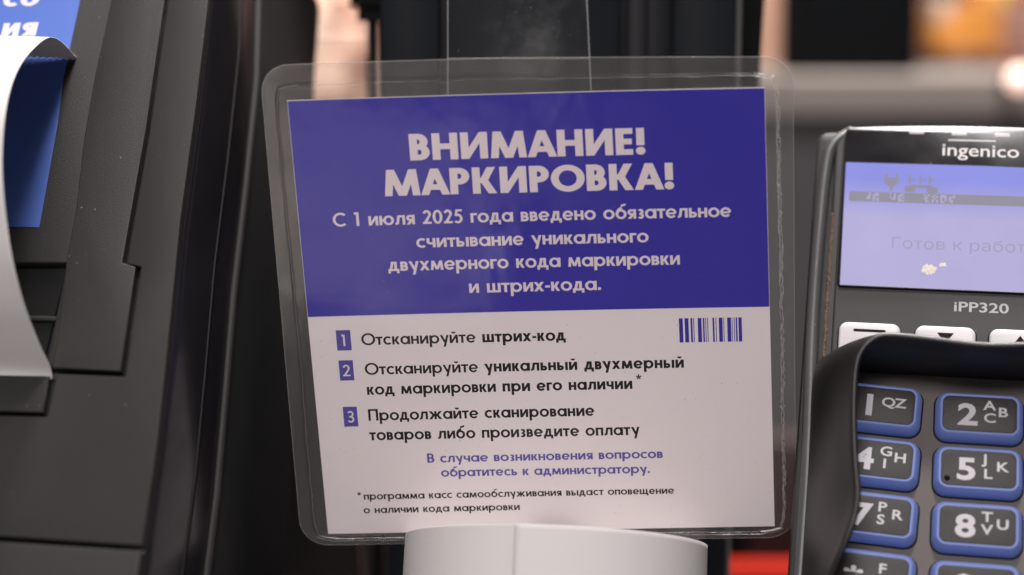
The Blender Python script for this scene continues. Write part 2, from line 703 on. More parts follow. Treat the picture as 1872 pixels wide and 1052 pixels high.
def text_mesh(txt, x0, y0, x1, y1, cap, w, z, X=.66, gap=.105, dz=.006):
    """one line of print from (x0,y0) to (x1,y1) on the local plane"""
    pen = 0
    rows = []
    ws = w if isinstance(w, (list, tuple)) else [w] * 9
    wi = 0
    for i, ch in enumerate(txt):
        if ch == ' ':
            wi += 1
        S, W = glyph(ch, ws[min(wi, len(ws) - 1)], X)
        nx = txt[i + 1] if i + 1 < len(txt) else ''
        if ch == '1':
            pen += gap * .5
        rows.append((S, pen))
        g_ = gap
        if (ch == 'А' and nx in 'МНРК!') or (nx == 'А' and ch in 'МНРК'):
            g_ -= .075
        elif 'О' in (ch, nx):
            g_ -= .03
        if ch in 'ос' and nx in 'осдле':
            g_ -= .025
        if ch in 'гт' or nx in 'т' or ch in 'ук' or nx in 'ух':
            g_ -= .03
        if ch in 'оеаб' or nx in 'оесаб':
            g_ -= .015
        pen += W + g_ + (gap * 1.2 if ch == '1' else 0)
        last = g_
    tot = pen - last
    L = hypot(x1 - x0, y1 - y0)
    sx = L / tot
    ux, uy = (x1 - x0) / L, (y1 - y0) / L
    m = Mesh()
    for S, px in rows:
        for k, strip in enumerate(S):
            vs = []
            for pair in strip:
                for (gx, gy) in pair:
                    a = (px + gx) * sx
                    b = gy * cap
                    vs.append((x0 + a * ux - b * uy, y0 + a * uy + b * ux, z + dz * k))
            fs = [(2 * i, 2 * i + 1, 2 * i + 3, 2 * i + 2) for i in range(len(strip) - 1)]
            m.add(vs, fs)
    return m, sx / cap


_fc = {}


def font_mesh(txt, size, bold=0, align='LEFT', sx=1.0):
    c = bpy.data.curves.new('t', 'FONT')
    c.body = txt
    c.size = 1
    c.offset = bold
    c.align_x = align
    c.resolution_u = 3
    o = bpy.data.objects.new('t', c)
    COL.objects.link(o)
    dg = bpy.context.evaluated_depsgraph_get()
    me = bpy.data.meshes.new_from_object(o.evaluated_get(dg))
    vs = [tuple(v.co) for v in me.vertices]
    fs = [tuple(p.vertices) for p in me.polygons]
    bpy.data.objects.remove(o)
    bpy.data.curves.remove(c)
    bpy.data.meshes.remove(me)
    m = Mesh()
    m.add([(x * size * sx, y * size, 0) for x, y, z in vs], fs)
    return m


def fput(name, txt, x, y, z, size, material, parent, bold=.02, rot=0, align='LEFT', sx=1.0, scale=.001):
    f = font_mesh(txt, size, bold, align, sx)
    c, s = cos(radians(rot)), sin(radians(rot))
    m = Mesh()
    m.add([(x + a * c - b * s, y + a * s + b * c, z) for a, b, _ in f.v], f.f)
    return put(name, m, material, parent, scale)


# ------------------------------------------------------------------ setting
m = Mesh()
m.box(-6, 6, -3, 8, -.85, -.8)
o = put('floor', m, M_FLOOR, None, 1)
o['kind'] = 'structure'
m = Mesh()
m.box(-6, 6, 4.2, 4.3, -.8, 2.6)
o = put('wall', m, M_WALL, None, 1)
o['kind'] = 'structure'
m = Mesh()
m.slab([(-.75, -.62), (.75, -.62), (.75, .72), (-.75, .72)], -.04, 0, .004)
o = put('checkout_desk_top', m, M_CNTF, None, 1)
tag(o, 'dark desk top that carries the printer, the paper roll and the card terminal', 'desk')

m = Mesh()
m.slab(rrect(-.60, -.045, -.55, .015, .02, 4), .0005, .006, .003)
o = put('sheen_plate', m, mat('pale_plate', (.70, .65, .63), .5, mottle=.05, mscale=8), None, 1, smooth=40)  # unseen reflector, added for the sheen on the violet header
tag(o, 'pale flat plate added unseen on the desk to mirror a sheen into the notice', 'plate')

# ------------------------------------------------------------------ laminated sign
U = Vector((.99892, -.03681, .02829))
Vv = Vector((-.06021, -.11933, .99002))
SO = Vector((-.05049, .45489, .11778))
SN = U.cross(Vv).normalized()
Yo = SN.cross(U).normalized()
skx = Vv.dot(U)
sky = Vv.dot(Yo)
sign = thing('laminated_sign',
             'square laminated notice with violet top half and white lower half, standing on the paper roll', 'sign',
             frame(SO, U, Yo, SN))
bow = lambda u, v: (1 - min(1, ((u - 61) / 61) ** 2)) * max(0, v / 120)
warp = lambda u, v, h: (u + v * skx, v * sky, h - 1.6 * bow(u, v))          # the card is cut a little out of square


def sp(name, m, material, parent=None, smooth=False):
    return put(name, m, material, parent or sign, .001, smooth, warp=warp)


m = Mesh()
def sheet(m, x0, x1, y0, y1, z, nx=60, ny=40, flip=False):
    b = len(m.v)
    m.v += [(x0 + (x1 - x0) * i / nx, y0 + (y1 - y0) * j / ny, z) for j in range(ny + 1) for i in range(nx + 1)]
    for j in range(ny):
        for i in range(nx):
            a = b + j * (nx + 1) + i
            q = (a, a + 1, a + nx + 2, a + nx + 1)
            m.f.append(tuple(reversed(q)) if flip else q)


sheet(m, 0, 122, 0, 120, .15)
sheet(m, 0, 122, 0, 120, -.15, flip=True)
for (xa, ya, xb, yb) in ((0, 0, 122, 0), (122, 0, 122, 120), (122, 120, 0, 120), (0, 120, 0, 0)):
    for k in range(60):
        p = [(xa + (xb - xa) * t / 60, ya + (yb - ya) * t / 60) for t in (k, k + 1)]
        m.add([(*p[0], -.15), (*p[1], -.15), (*p[1], .15), (*p[0], .15)], [(0, 1, 2, 3)])
card = sp('card', m, M_CARD)
m = Mesh()
sheet(m, .1, 121.9, 62.1, 119.85, .19)
sp('header_panel', m, M_INK, card)
LINES = [
    ('ВНИМАНИЕ!', 30.39, 103.60, 91.22, 103.61, 6.95, .248, M_INKW, .085),
    ('МАРКИРОВКА!', 23.11, 94.31, 98.21, 94.29, 6.95, .248, M_INKW, .085),
    ('С 1 июля 2025 года введено обязательное', 8.95, 86.50, 112.64, 86.56, 3.65, .180, M_INKW, .080),
    ('считывание уникального', 30.3, 80.3, 91.07, 80.32, 3.65, .180, M_INKW, .080),
    ('двухмерного кода маркировки', 22.43, 74.14, 98.97, 74.1, 3.65, .180, M_INKW, .080),
    ('и штрих-кода.', 43.34, 67.69, 78.08, 67.7, 3.65, .180, M_INKW, .080),
    ('Отсканируйте штрих-код', 13.7, 53.9, 68.07, 54.0, 3.3, [.175, .205], M_INKK, .080),
    ('Отсканируйте уникальный двухмерный', 13.97, 45.6, 99.03, 45.75, 3.3, [.175, .205], M_INKK, .080),
    ('код маркировки при его наличии', 14.07, 39.95, 85.15, 40.11, 3.3, [.19, .19, .205], M_INKK, .080),
    ('Продолжайте сканирование', 13.85, 32.6, 74.67, 32.75, 3.3, [.185, .195], M_INKK, .080),
    ('товаров либо произведите оплату', 13.64, 27.0, 86.56, 27.07, 3.3, .190, M_INKK, .080),
    ('В случае возникновения вопросов', 28.84, 20.25, 92.5, 20.36, 2.65, .185, M_INK2, .080),
    ('обратитесь к администратору.', 32.31, 16.12, 88.84, 16.1, 2.65, .185, M_INK2, .080),
    ('программа касс самообслуживания выдаст оповещение', 10.71, 9.85, 95.16, 10.0, 2.15, .185, M_INKK, .080),
    ('о наличии кода маркировки', 10.33, 5.85, 53.08, 6.04, 2.15, .185, M_INKK, .080),
]
for (tx, x0, y0, x1, y1, cap, w, mt, gp) in LINES:
    z = .20 if y0 > 62 else .16
    y0, y1 = y0 - .42 * bow(x0, y0), y1 - .42 * bow(x1, y1)
    m, k = text_mesh(tx, x0, y0, x1, y1, cap, w, z, X=.69, gap=gp)
    print('line', tx[:10], 'xscale', round(k, 3))
    sp('lettering', m, mt, card)
m, _ = text_mesh('*', 86.2, 40.6, 87.6, 40.6, 3.4, .15, .16)
sp('asterisk', m, M_INKK, card)
m, _ = text_mesh('*', 9.0, 9.75, 10.0, 9.75, 2.3, .17, .16)
sp('asterisk', m, M_INKK, card)
for n_, (x0, y0, x1, y1) in zip('123', [(7.1, 52.53, 10.96, 58.17), (7.13, 44.12, 10.95, 49.77), (7.15, 31.04, 10.93, 36.67)]):
    m = Mesh()
    m.box(x0, x1, y0, y1, .15, .17)
    q = sp('number_square', m, M_INK2, card)
    c = (x0 + x1) / 2
    hw = {'1': .75, '2': 1.0, '3': .95}[n_]
    m, _ = text_mesh(n_, c - hw, y0 + 1.2, c + hw, y0 + 1.2, 3.2, .15, .18)
    sp('lettering', m, M_INKW, card)
bars = [(918, 968), (992, 1042), (1068, 1092), (1103, 1114), (1160, 1210), (1227, 1247), (1259, 1269), (1284, 1294),
        (1352, 1375), (1391, 1401), (1432, 1480), (1491, 1500), (1540, 1590), (1600, 1609), (1626, 1636), (1650, 1670), (1685, 1728)]
m = Mesh()
for a, b in bars:
    m.box(98.13 + (a - 918) * 16.48 / 810, 98.13 + (b - 918) * 16.48 / 810, 52.65, 59.3, .15, .165)
sp('barcode', m, M_INK, card)


# film pouch: rounded outline, raised over the card, crinkled where it is sealed round it
def outline(n=64):
    """points of the pouch edge matched to points of the card edge"""
    pts = []
    L, Rr, B, T = -7.2, 129.4, -3.4, 129.3
    r = 7.5
    xl = lambda v: -7.9 + (v / 125) * 2.0
    for k in range(4 * n):
        side, t = divmod(k, n)
        t = t / n
        if side == 0:
            ix, iy, ox, oy = 122 * t, 0, L + (Rr - L) * t, B
        elif side == 1:
            ix, iy, ox, oy = 122, 120 * t, Rr, B + (T - B) * t
        elif side == 2:
            ix, iy, ox, oy = 122 * (1 - t), 120, Rr - (Rr - L) * t, T
        else:
            ix, iy, ox, oy = 0, 120 * (1 - t), L, T - (T - B) * t
        # round the corners
        cx = min(max(ox, L + r), Rr - r)
        cy = min(max(oy, B + r), T - r)
        dx, dy = ox - cx, oy - cy
        if dx and dy:
            d = max(abs(dx), abs(dy))
            q = hypot(dx, dy)
            ox, oy = cx + dx / q * r, cy + dy / q * r
        if ox < 20:
            ox += (-.5 + 1.3 * min(1, max(0, oy / 125))) * (20 - ox) / 27
        if oy > 100:
            oy -= max(0, (ox - 55)) * .022
        if ox > 100:
            ox -= (1 - oy / 129) * 1.6
        pts.append(((ix, iy), (ox, oy)))
    return pts


rnd = random.Random(3)
PO = outline()
NP = len(PO)
wv = [0] * NP
for f_, a_ in ((3, .35), (7, .3), (17, .25), (41, .22), (67, .18)):
    ph = rnd.random() * 6.28
    for i in range(NP):
        wv[i] += a_ * sin(2 * pi * f_ * i / NP + ph)
RINGS = [0, .06, .12, .2, .28, .34, .38, .41, .44, .47, .5, .54, .6, .7, .8, .9, .97, 1.0]


def film_mesh(sgn):
    m = Mesh()
    loops = []
    for ri, r in enumerate(RINGS):
        l = []
        for i, ((ix, iy), (ox, oy)) in enumerate(PO):
            c = .44 + wv[i] * .035
            h = .42 * (1 - r) ** 1.5 + .10
            h += .22 * math.exp(-((r - c) / .035) ** 2)
            side = (i * 4) // NP
            if side in (1, 3) and .3 < r < .6:
                h += rnd.uniform(-.055, .055)
            if r > .95:
                h = .10
            x = ix + (ox - ix) * r
            y = iy + (oy - iy) * r
            l.append((x, y, sgn * h))
        loops.append(l)
    m.loft(loops, True, False, False)
    return m


def film_centre(sgn):
    m = Mesh()
    # over the card: a shallow, very slightly uneven sheet
    g = 24
    b = len(m.v)
    for j in range(g + 1):
        for i in range(g + 1):
            e = min(i, j, g - i, g - j)
            z = .52 + (.0 if e == 0 else .05 + .05 * sin(i * .55 + 1) * cos(j * .43))
            m.v.append((122 * i / g, 120 * j / g, sgn * z))
    for j in range(g):
        for i in range(g):
            a = b + j * (g + 1) + i
            m.f.append((a, a + 1, a + g + 2, a + g + 1))
    return m


sp('laminate_film', film_mesh(1), M_FILM, smooth=80)
sp('laminate_film_back', film_mesh(-1), M_FILMB, smooth=80)
sp('bonded_film', film_centre(1), M_FILMC, smooth=80)
m = Mesh()
m.loft([[(o_[0], o_[1], -.10) for _, o_ in PO], [(o_[0], o_[1], .10) for _, o_ in PO],
        [(o_[0] + (i_[0] - o_[0]) * .03, o_[1] + (i_[1] - o_[1]) * .03, .16) for i_, o_ in PO]], True, False, False)
sp('film_edge', m, M_RIM, smooth=60)

for side, c0, rad, jit in ((1, .42, .20, .35), (1, .49, .24, .45), (3, .44, .085, .25), (2, .40, .07, .05), (0, .62, .07, .04)):
    m = Mesh()
    n_ = NP // 4
    P = []
    rr_ = []
    rj = random.Random(side * 7 + int(c0 * 100))
    lo, hi = (0, n_) if side in (0, 2) else (-3, n_ + 3)
    K_ = 3 if side in (1, 3) else 1
    for i in range(lo * K_, hi * K_ + 1):
        a_ = i / K_
        i0 = int(math.floor(a_))
        f_ = a_ - i0
        (p1, q1), (p2, q2) = PO[(side * n_ + i0) % NP], PO[(side * n_ + i0 + 1) % NP]
        ix, iy = p1[0] + (p2[0] - p1[0]) * f_, p1[1] + (p2[1] - p1[1]) * f_
        ox, oy = q1[0] + (q2[0] - q1[0]) * f_, q1[1] + (q2[1] - q1[1]) * f_
        c = c0 + wv[(side * n_ + i0) % NP] * .03 + rj.uniform(-1, 1) * jit * .09
        P.append((ix + (ox - ix) * c, iy + (oy - iy) * c, .30 + rj.uniform(-.05, .05)))
        rr_.append(rad * rj.uniform(.35, 1.2))
    m.tube(P, rr_, 6)
    sp('seal_crease_glint', m, M_RIM, smooth=50)  # whitish tubes stand in for the glints along the crinkled seal

# ------------------------------------------------------------------ clear plastic strip behind the sign
strip = thing('plastic_strip', 'clear flexible plastic strip hanging behind the top edge of the violet notice', 'plastic strip',
              Matrix.Translation((.0, .475, .235)))
zs = [-.03 + .012 * i for i in range(16)]


def sxy(z, s):
    t = (z + .03) / .06
    xl = -.0180 - .0002 * t
    xr = .0238 - .0016 * max(0, t - .2) - .0012 * max(0, t - 1) ** 2
    xr = .0232 - .0021 * max(0, t) ** 1.4
    x = xl + (xr - xl) * s
    y = .002 + .0265 * (z + .03) / .06 * .5 + .002 * sin(pi * s)
    return x, y


m = Mesh()
for k, z in enumerate(zs):
    for i in range(13):
        x, y = sxy(z, i / 12)
        m.v.append((x, y, z))
for k in range(len(zs) - 1):
    for i in range(12):
        a = k * 13 + i
        m.f.append((a, a + 1, a + 14, a + 13))
put('strip_sheet', m, M_STRIP, strip, 1, smooth=80)
for s in (0, 1):
    m = Mesh()
    m.tube([(*sxy(z, s), z) for z in zs], .00016, 6)
    put('strip_edge', m, M_STRIPE, strip, 1, smooth=60)
m = Mesh()
m.tube([(sxy(.012, i / 8)[0], sxy(.012, i / 8)[1] - .0003, .012) for i in range(9)], .00008, 5)
put('fold_line', m, M_STRIPE, strip, 1, smooth=60)

# ------------------------------------------------------------------ display pole behind
pole = thing('display_pole', 'broad black metal column with vertical grooves directly behind the violet notice', 'column',
             Matrix.Translation((0, .54, 0)) @ Matrix.Rotation(radians(1.2), 4, 'X'))
K = 1.0


def pbox(name, px0, px1, y0, y1, mt, bev=.0006):
    x0, x1 = (px0 - 936) / 3120 * .543, (px1 - 936) / 3120 * .543
    m = Mesh()
    m.slab([(x0, y0), (x1, y0), (x1, y1), (x0, y1)], .0, .62, bev)
    # round the long front edges by a chamfered outline
    c = .0008
    m = Mesh()
    m.slab([(x0 + c, y0), (x1 - c, y0), (x1, y0 + c), (x1, y1), (x0, y1), (x0, y0 + c)], 0, .62, bev)
    return put(name, m, mt, pole, 1, smooth=50)


pbox('side_panel', 701, 807, 0, .03, M_POLE)
pbox('front_panel', 822, 1127, 0, .03, M_POLE)
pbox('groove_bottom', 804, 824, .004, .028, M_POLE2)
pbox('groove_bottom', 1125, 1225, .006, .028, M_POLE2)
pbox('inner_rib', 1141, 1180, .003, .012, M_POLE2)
pbox('side_panel', 1223, 1333, 0, .03, M_POLE)
pbox('edge_trim', 1336, 1346, .001, .03, M_TRIM)

arm = thing('cable_holder', 'small stepped black holder with a thin upright left of the grooved column', 'holder',
            Matrix.Translation((0, .61, 0)))
m = Mesh()
m.slab([(-.0572, 0), (-.0455, 0), (-.0455, .018), (-.0572, .018)], .2645, .36, .001)
put('holder_body', m, M_BLACK, arm, 1, smooth=40)
m = Mesh()
m.slab([(-.0548, .002), (-.0455, .002), (-.0455, .016), (-.0548, .016)], .2590, .2645, .0006)
put('holder_collar', m, M_BLACK, arm, 1, smooth=40)
m = Mesh()
m.slab([(-.0518, .004), (-.0479, .004), (-.0479, .012), (-.0518, .012)], 0, .2592, .0004)
put('upright', m, M_BLACK, arm, 1, smooth=40)

bar = thing('black_upright_bar', 'flat black bar leaning beside the right edge of the grooved column', 'bar',
            Matrix.Translation((.074, .585, 0)) @ Matrix.Rotation(radians(2.5), 4, 'Y'))
m = Mesh()
m.slab([(-.0085, 0), (.0000, 0), (.0000, .012), (-.0085, .012)], 0, .5, .0006)
put('bar_body', m, M_BLACK, bar, 1, smooth=40)
m = Mesh()
m.slab([(-.009, -.001), (.0006, -.001), (.0006, .013), (-.009, .013)], .44, .45, .0005)
put('clip', m, M_DARK, bar, 1, smooth=40)

# ------------------------------------------------------------------ receipt printer (left)
LM = frame((-.08867, .43127, .19305), (.98523, -.17117, .00385), (.09704, .57681, .81109), (-.14106, -.79874, .58491))
prn = thing('receipt_printer', 'large black sloping receipt printer with textured lid and blue label at the left edge',
            'receipt printer', LM)


def pp(name, m, mt, parent=None, smooth=40):
    return put(name, m, mt, parent or prn, .001, smooth)


EDGE = [(-12.5, 160), (-9.0, 125), (-3.2, 86.5), (0.0, 50.1), (2.4, 16.2), (5.7, -15.4), (8.6, -45.0), (10.3, -72.6), (12.6, -110)]


def ex(y):
    P = EDGE
    for (xa, ya), (xb, yb) in zip(P, P[1:]):
        if ya >= y >= yb:
            return xa + (xb - xa) * (ya - y) / (ya - yb)
    return P[0][0] if y > P[0][1] else P[-1][0]


YS = [160, 140, 125, 105, 86.5, 68, 50, 33, 16, 0, -15.4, -30, -45, -58, -72.6, -90, -110]
# core of the casing, swept down the slope; profile across: (dx from the edge, height)
prof = [(-120, -2.4), (-3, -2.4), (-1.4, -2.6), (-.8, -3.4), (-1.2, -5), (-.5, -6), (1.0, -36), (1.2, -38)]
m = Mesh()
L = []
for y in YS:
    L.append([(ex(y) + dx if dx > -100 else -95, y, h) for dx, h in prof] + [(ex(y) - 2, y, -40), (-95, y, -40)])
m.loft(L, True)
pp('side_casing', m, M_GLOSS)
# raised ridge bead along the side and the rear shell behind it
m = Mesh()
m.tube([(ex(y) + 1.4, y, -39.5) for y in YS], 1.3, 10)
pp('side_ridge', m, M_CASE)
m = Mesh()
L = []
for y in YS:
    e = ex(y)
    L.append([(-95, y, -40.5), (e - 1, y, -41), (e + 1.5, y, -44), (e + 4, y, -66), (e + 4, y, -100), (-95, y, -100)])
m.loft(L, True)
pp('rear_shell', m, M_DARK)
# thin seam running down the glossy side
m = Mesh()
L = []
for y in YS:
    e = ex(y)
    L.append([(e - .3, y, -24.0), (e + .78, y, -24.4), (e + .82, y, -25.6), (e - .3, y, -26)])
m.loft(L, True)
pp('side_seam', m, M_BLACK)
# frame panel right of the lid and down to the lower joint
seamL = [(-28.0, 160), (-24.0, 130), (-16.6, 86.6), (-13.2, 43.0), (-11.2, 3.0), (-7.4, 2.4), (-5.0, -28.5), (-23.2, -28.1),
         (-23.0, -39.9), (-95, -40.4)]
g = .55
fr = [(x + g, y - (g if i >= 4 else 0)) for i, (x, y) in enumerate(seamL)]
fr[4] = (-11.2 + g, 3.0 - g * 2)
fr[4] = (-11.2 + g, 2.6)
fr[5] = (-7.4 + g + .3, 1.8)
fr[6] = (-5.0 + g + .3, -29.1)
fr[7] = (-22.2, -28.9)
fr[8] = (-22.0, -40.7)
fr[9] = (-95, -41.0)
right = [(ex(y) - 1.2, y) for y in reversed(YS) if y > -71]
poly = fr + [(-95, -70.6), (ex(-72) - 1.2, -72.4)] + right
m = Mesh()
m.slab(poly, -2.5, 0, .3)
pp('frame_panel', m, M_CASE)
# lower panel
m = Mesh()
m.slab([(-95, -71.8), (ex(-73) - 1.3, -73.7), (ex(-110) - 1.3, -110), (-95, -110)], -2.5, -.1, .6)
pp('lower_panel', m, M_CASE)
# lid: a flat outer wing and, left of the fold line, a face that dips slightly
ridge = [(-50, 160), (-42, 130), (-32.8, 86.8), (-32.0, 60), (-30.6, 40), (-28.0, 19.0), (-27.0, 2.6)]
wing = [(-28.7, 160), (-24.7, 130), (-17.2, 86.6), (-13.8, 43.0), (-11.9, 2.8), (-8.0, 1.6), (-5.7, -27.8), (-23.8, -27.5),
        (-24.8, -16.3)] + list(reversed(ridge))
m = Mesh()
m.slab(wing, -2.5, .25, .3)
lid = pp('lid_wing', m, M_LID)
inner = [(-95, 160)] + [(-48.0, 160), (-40.0, 130), (-31.1, 86.8), (-30.3, 60), (-28.9, 40), (-26.3, 19.0), (-25.8, 2.6)] + [(-95, 1.2)]
inner = ccw(inner)
m = Mesh()
m.slab(inner, -2.5, -.05, .5)
pp('lid_face', m, M_LID)
# paper slot well, tear bar and small tray below
m = Mesh()
m.box(-95, -27.4, -26.5, 1.4, -1.55, -1.5)
pp('slot_floor', m, M_BLACK)
m = Mesh()
m.box(-95, -26.4, -13.8, -12.6, -1.5, -.8, .2)
pp('tear_bar', m, M_DARK)
m = Mesh()
m.slab([(-26.9, 1.0), (-25.3, 1.0), (-24.0, -27.0), (-26.0, -27.3)], -1.6, -.15, .4)
pp('slot_side_rail', m, M_DARK)
m = Mesh()
m.slab([(-95, -30.2), (-24.3, -29.4), (-23.7, -39.4), (-95, -39.8)], -2.5, -.25, .5)
pp('tray_lip', m, M_CASE)
# blue label on the lid
m = Mesh()
m.slab([(-95, 13.6), (-37.0, 12.9), (-39.4, 45), (-41.2, 60), (-42.4, 88), (-50.5, 130), (-95, 131)], -.05, .05, .04)
lab = pp('blue_label', m, M_BLUE, None)
m, _ = text_mesh('ия', -63.2, 74.2, -52.8, 74.5, 6.5, .24, .09, X=.72, gap=.10)
pp('label_lettering', m, M_WHITE, lab, False)
m, _ = text_mesh('со', -65.5, 84.7, -54.6, 84.9, 6.5, .26, .09, X=.72, gap=.12)
pp('label_lettering', m, M_WHITE, lab, False)

# ------------------------------------------------------------------ curling receipt
REC = [(-24.0, -30, -1.2), (-24.0, -28.0, 0.3), (-25.1, -24.1, 8.1), (-26.1, -19.0, 17.3), (-27.2, -12.5, 24.9), (-28.3, -5.2, 30.6), (-29.3, 2.7, 35.4), (-30.4, 10.3, 38.0), (-31.5, 20.2, 39.8), (-32.5, 30.1, 39.3), (-33.6, 39.4, 35.9), (-34.6, 48.5, 30.2), (-35.7, 56.6, 23.4), (-36.8, 61.4, 16.5), (-37.8, 64.5, 8.6), (-38.9, 67.0, 0.0)]


def crom(P, n=6):
    out = []
    P = [Vector(p) for p in P]
    for i in range(len(P) - 1):
        p0, p1, p2, p3 = P[max(i - 1, 0)], P[i], P[i + 1], P[min(i + 2, len(P) - 1)]
        for k in range(n):
            t = k / n
            out.append(.5 * ((2 * p1) + (p2 - p0) * t + (2 * p0 - 5 * p1 + 4 * p2 - p3) * t * t + (3 * p1 - p0 - 3 * p2 + p3) * t ** 3))
    out.append(P[-1])
    return out


rec = crom(REC)
m = Mesh()
W_ = 60
for kp, p in enumerate(rec):
    for i in range(W_ + 1):
        s = i / W_
        zig = (.45 if i % 2 else 0) if kp == len(rec) - 1 else 0
        m.v.append((p.x - 57 * s, p.y + 1.2 * s - zig, p.z + .4 * sin(s * 5)))
for k in range(len(rec) - 1):
    for i in range(W_):
        a = k * (W_ + 1) + i
        m.f.append((a, a + W_ + 1, a + W_ + 2, a + 1))
o = put('receipt', m, M_PAPER, None, .001, smooth=80)
o.matrix_world = LM
sd = o.modifiers.new('thick', 'SOLIDIFY')
sd.thickness = .00012
tag(o, 'blank white receipt curling out of the printer slot over the blue label', 'receipt')

# ------------------------------------------------------------------ dark board between printer and gap
m = Mesh()
m.slab([(-.118, 0), (-.0520, 0), (-.0640, .14), (-.0836, .30), (-.0920, .38), (-.118, .38)], 0, .012, .001)
o = put('dark_side_board', m, mat('dark_brown_board', (.020, .013, .010), .5, mottle=.2), None, 1, smooth=40)
o.matrix_world = Matrix.Translation((0, .632, 0)) @ Matrix.Rotation(radians(90), 4, 'X')
tag(o, 'dark brown upright board between the printer and the pale peach shelf', 'board')

# ------------------------------------------------------------------ paper roll the sign stands on
ax = Vector((.04499, .37256, .92692)).normalized()
xr = Vector((1, 0, -.04499 / .92692)).normalized()
xr = (xr - ax * xr.dot(ax)).normalized()
yr = ax.cross(xr)
RC = Vector((.01175, .44988, .11709))
RM = frame(RC, xr, yr, ax)
roll = thing('paper_roll', 'thick white paper roll with one loose sheet edge, below the notice', 'paper roll', RM)
R0, RH = 41.0, 58
NS = 160
seam = radians(-90 - 16.5)
m = Mesh()
prof = [(-RH, 0), (-RH, 1), (-.35, 1), (-.1, 1), (0, 1)]
loopR = []
hR = 7.6
zsr = [-RH, -RH * .66, -RH * .33, -1, -.25, 0]
for zi, z in enumerate(zsr):
    l = []
    for i in range(NS):
        a = seam + 2 * pi * i / NS
        r = R0 - .30 * i / NS
        if zi == len(zsr) - 1:
            r -= .25
        l.append((r * cos(a), r * sin(a), z))
    loopR.append(l)
# top face: wound layers, slightly uneven
for k in range(1, 40):
    rr = R0 - .35 - (R0 - hR) * k / 39
    zz = random.uniform(-.12, .02)
    loopR.append([(rr * cos(seam + 2 * pi * i / NS), rr * sin(seam + 2 * pi * i / NS), zz) for i in range(NS)])
loopR.append([(hR * .98 * cos(seam + 2 * pi * i / NS), hR * .98 * sin(seam + 2 * pi * i / NS), -RH) for i in range(NS)])
m.loft(loopR, True, False, False)
put('wound_paper', m, M_ROLL, roll, .001, smooth=40)
# outermost sheet with its loose straight edge lifting a little at the front
m = Mesh()
n = 60
for j, z in enumerate((-RH, -RH * .5, -1, .15)):
    for i in range(n + 1):
        t = i / n
        a = seam + radians(150) * t
        lift = .6 * (1 - t * 9) ** 2 if t < 1 / 9 else 0
        r = R0 + .16 + lift
        m.v.append((r * cos(a), r * sin(a), z))
for j in range(3):
    for i in range(n):
        a = j * (n + 1) + i
        m.f.append((a, a + 1, a + n + 2, a + n + 1))
o = put('loose_sheet', m, M_PAPER, roll, .001, smooth=60)
sd = o.modifiers.new('thick', 'SOLIDIFY')
sd.thickness = .00014
m = Mesh()
m.loft([[(rr * cos(2 * pi * i / 40), rr * sin(2 * pi * i / 40), z) for i in range(40)] for rr, z in
        ((7.5, -.6), (6.4, -.6), (6.4, -RH), (7.5, -RH))], True, False, False)
put('roll_core', m, M_DARK, roll, .001, smooth=60)
m = Mesh()
zb = -RH - 1
m.loft([[(34 * cos(2 * pi * i / 48), 34 * sin(2 * pi * i / 48), zb - 6) for i in range(48)],
        [(36 * cos(2 * pi * i / 48), 36 * sin(2 * pi * i / 48), zb) for i in range(48)]], True)
o = put('roll_stand', m, M_DARK, None, .001, smooth=50)
o.matrix_world = RM
m2 = Mesh()
m2.tube([RC - ax * .062, RC - ax * .08, (RC.x - .004, RC.y - .035, .001)], .012, 16)
st = put('stand_foot', m2, M_DARK, None, 1, smooth=50)
st.parent = o
st.matrix_parent_inverse = o.matrix_world.inverted()
tag(o, 'small black tilted stand under the white paper roll', 'stand')

# ------------------------------------------------------------------ card payment terminal (right)
TS = .001 * 1.048
TO = Vector((0, 0, .25)) + (Vector((.11456, .40951, .14596)) - Vector((0, 0, .25))) * 1.048
TX = Vector((.97511, -.22137, -.01271))
TY = Vector((.13351, .54042, .83074))
TN = Vector((-.17703, -.81175, .55652))
term = thing('payment_terminal', 'dark grey card payment terminal with lit lavender screen and blue-edged keys, at the right edge',
             'payment terminal', frame(TO, TX, TY, TN))


def tp(name, m, mt, parent=None, smooth=40):
    return put(name, m, mt, parent or term, TS, smooth)


def arch(hw, ytop, drop, ybot, rc, n=14):
    """device outline: gently arched top, rounded corners"""
    o = [(-hw + rc * .6, ybot), (hw - rc * .6, ybot), (hw, ybot + rc)]
    tp_ = []
    for i in range(n + 1):
        t = -1 + 2 * i / n
        x = -t * (hw - rc)
        tp_.append((x, ytop - drop * t * t))
    o += [(hw, ytop - drop - rc)] + [(hw - rc * (1 - cos(radians(a))), ytop - drop - rc * (1 - sin(radians(a)))) for a in (25, 50, 75)]
    o += tp_
    o += [(-hw + rc * (1 - cos(radians(a))), ytop - drop - rc * (1 - sin(radians(a)))) for a in (75, 50, 25)] + [(-hw, ytop - drop - rc)]
    o += [(-hw, ybot + rc)]
    return o


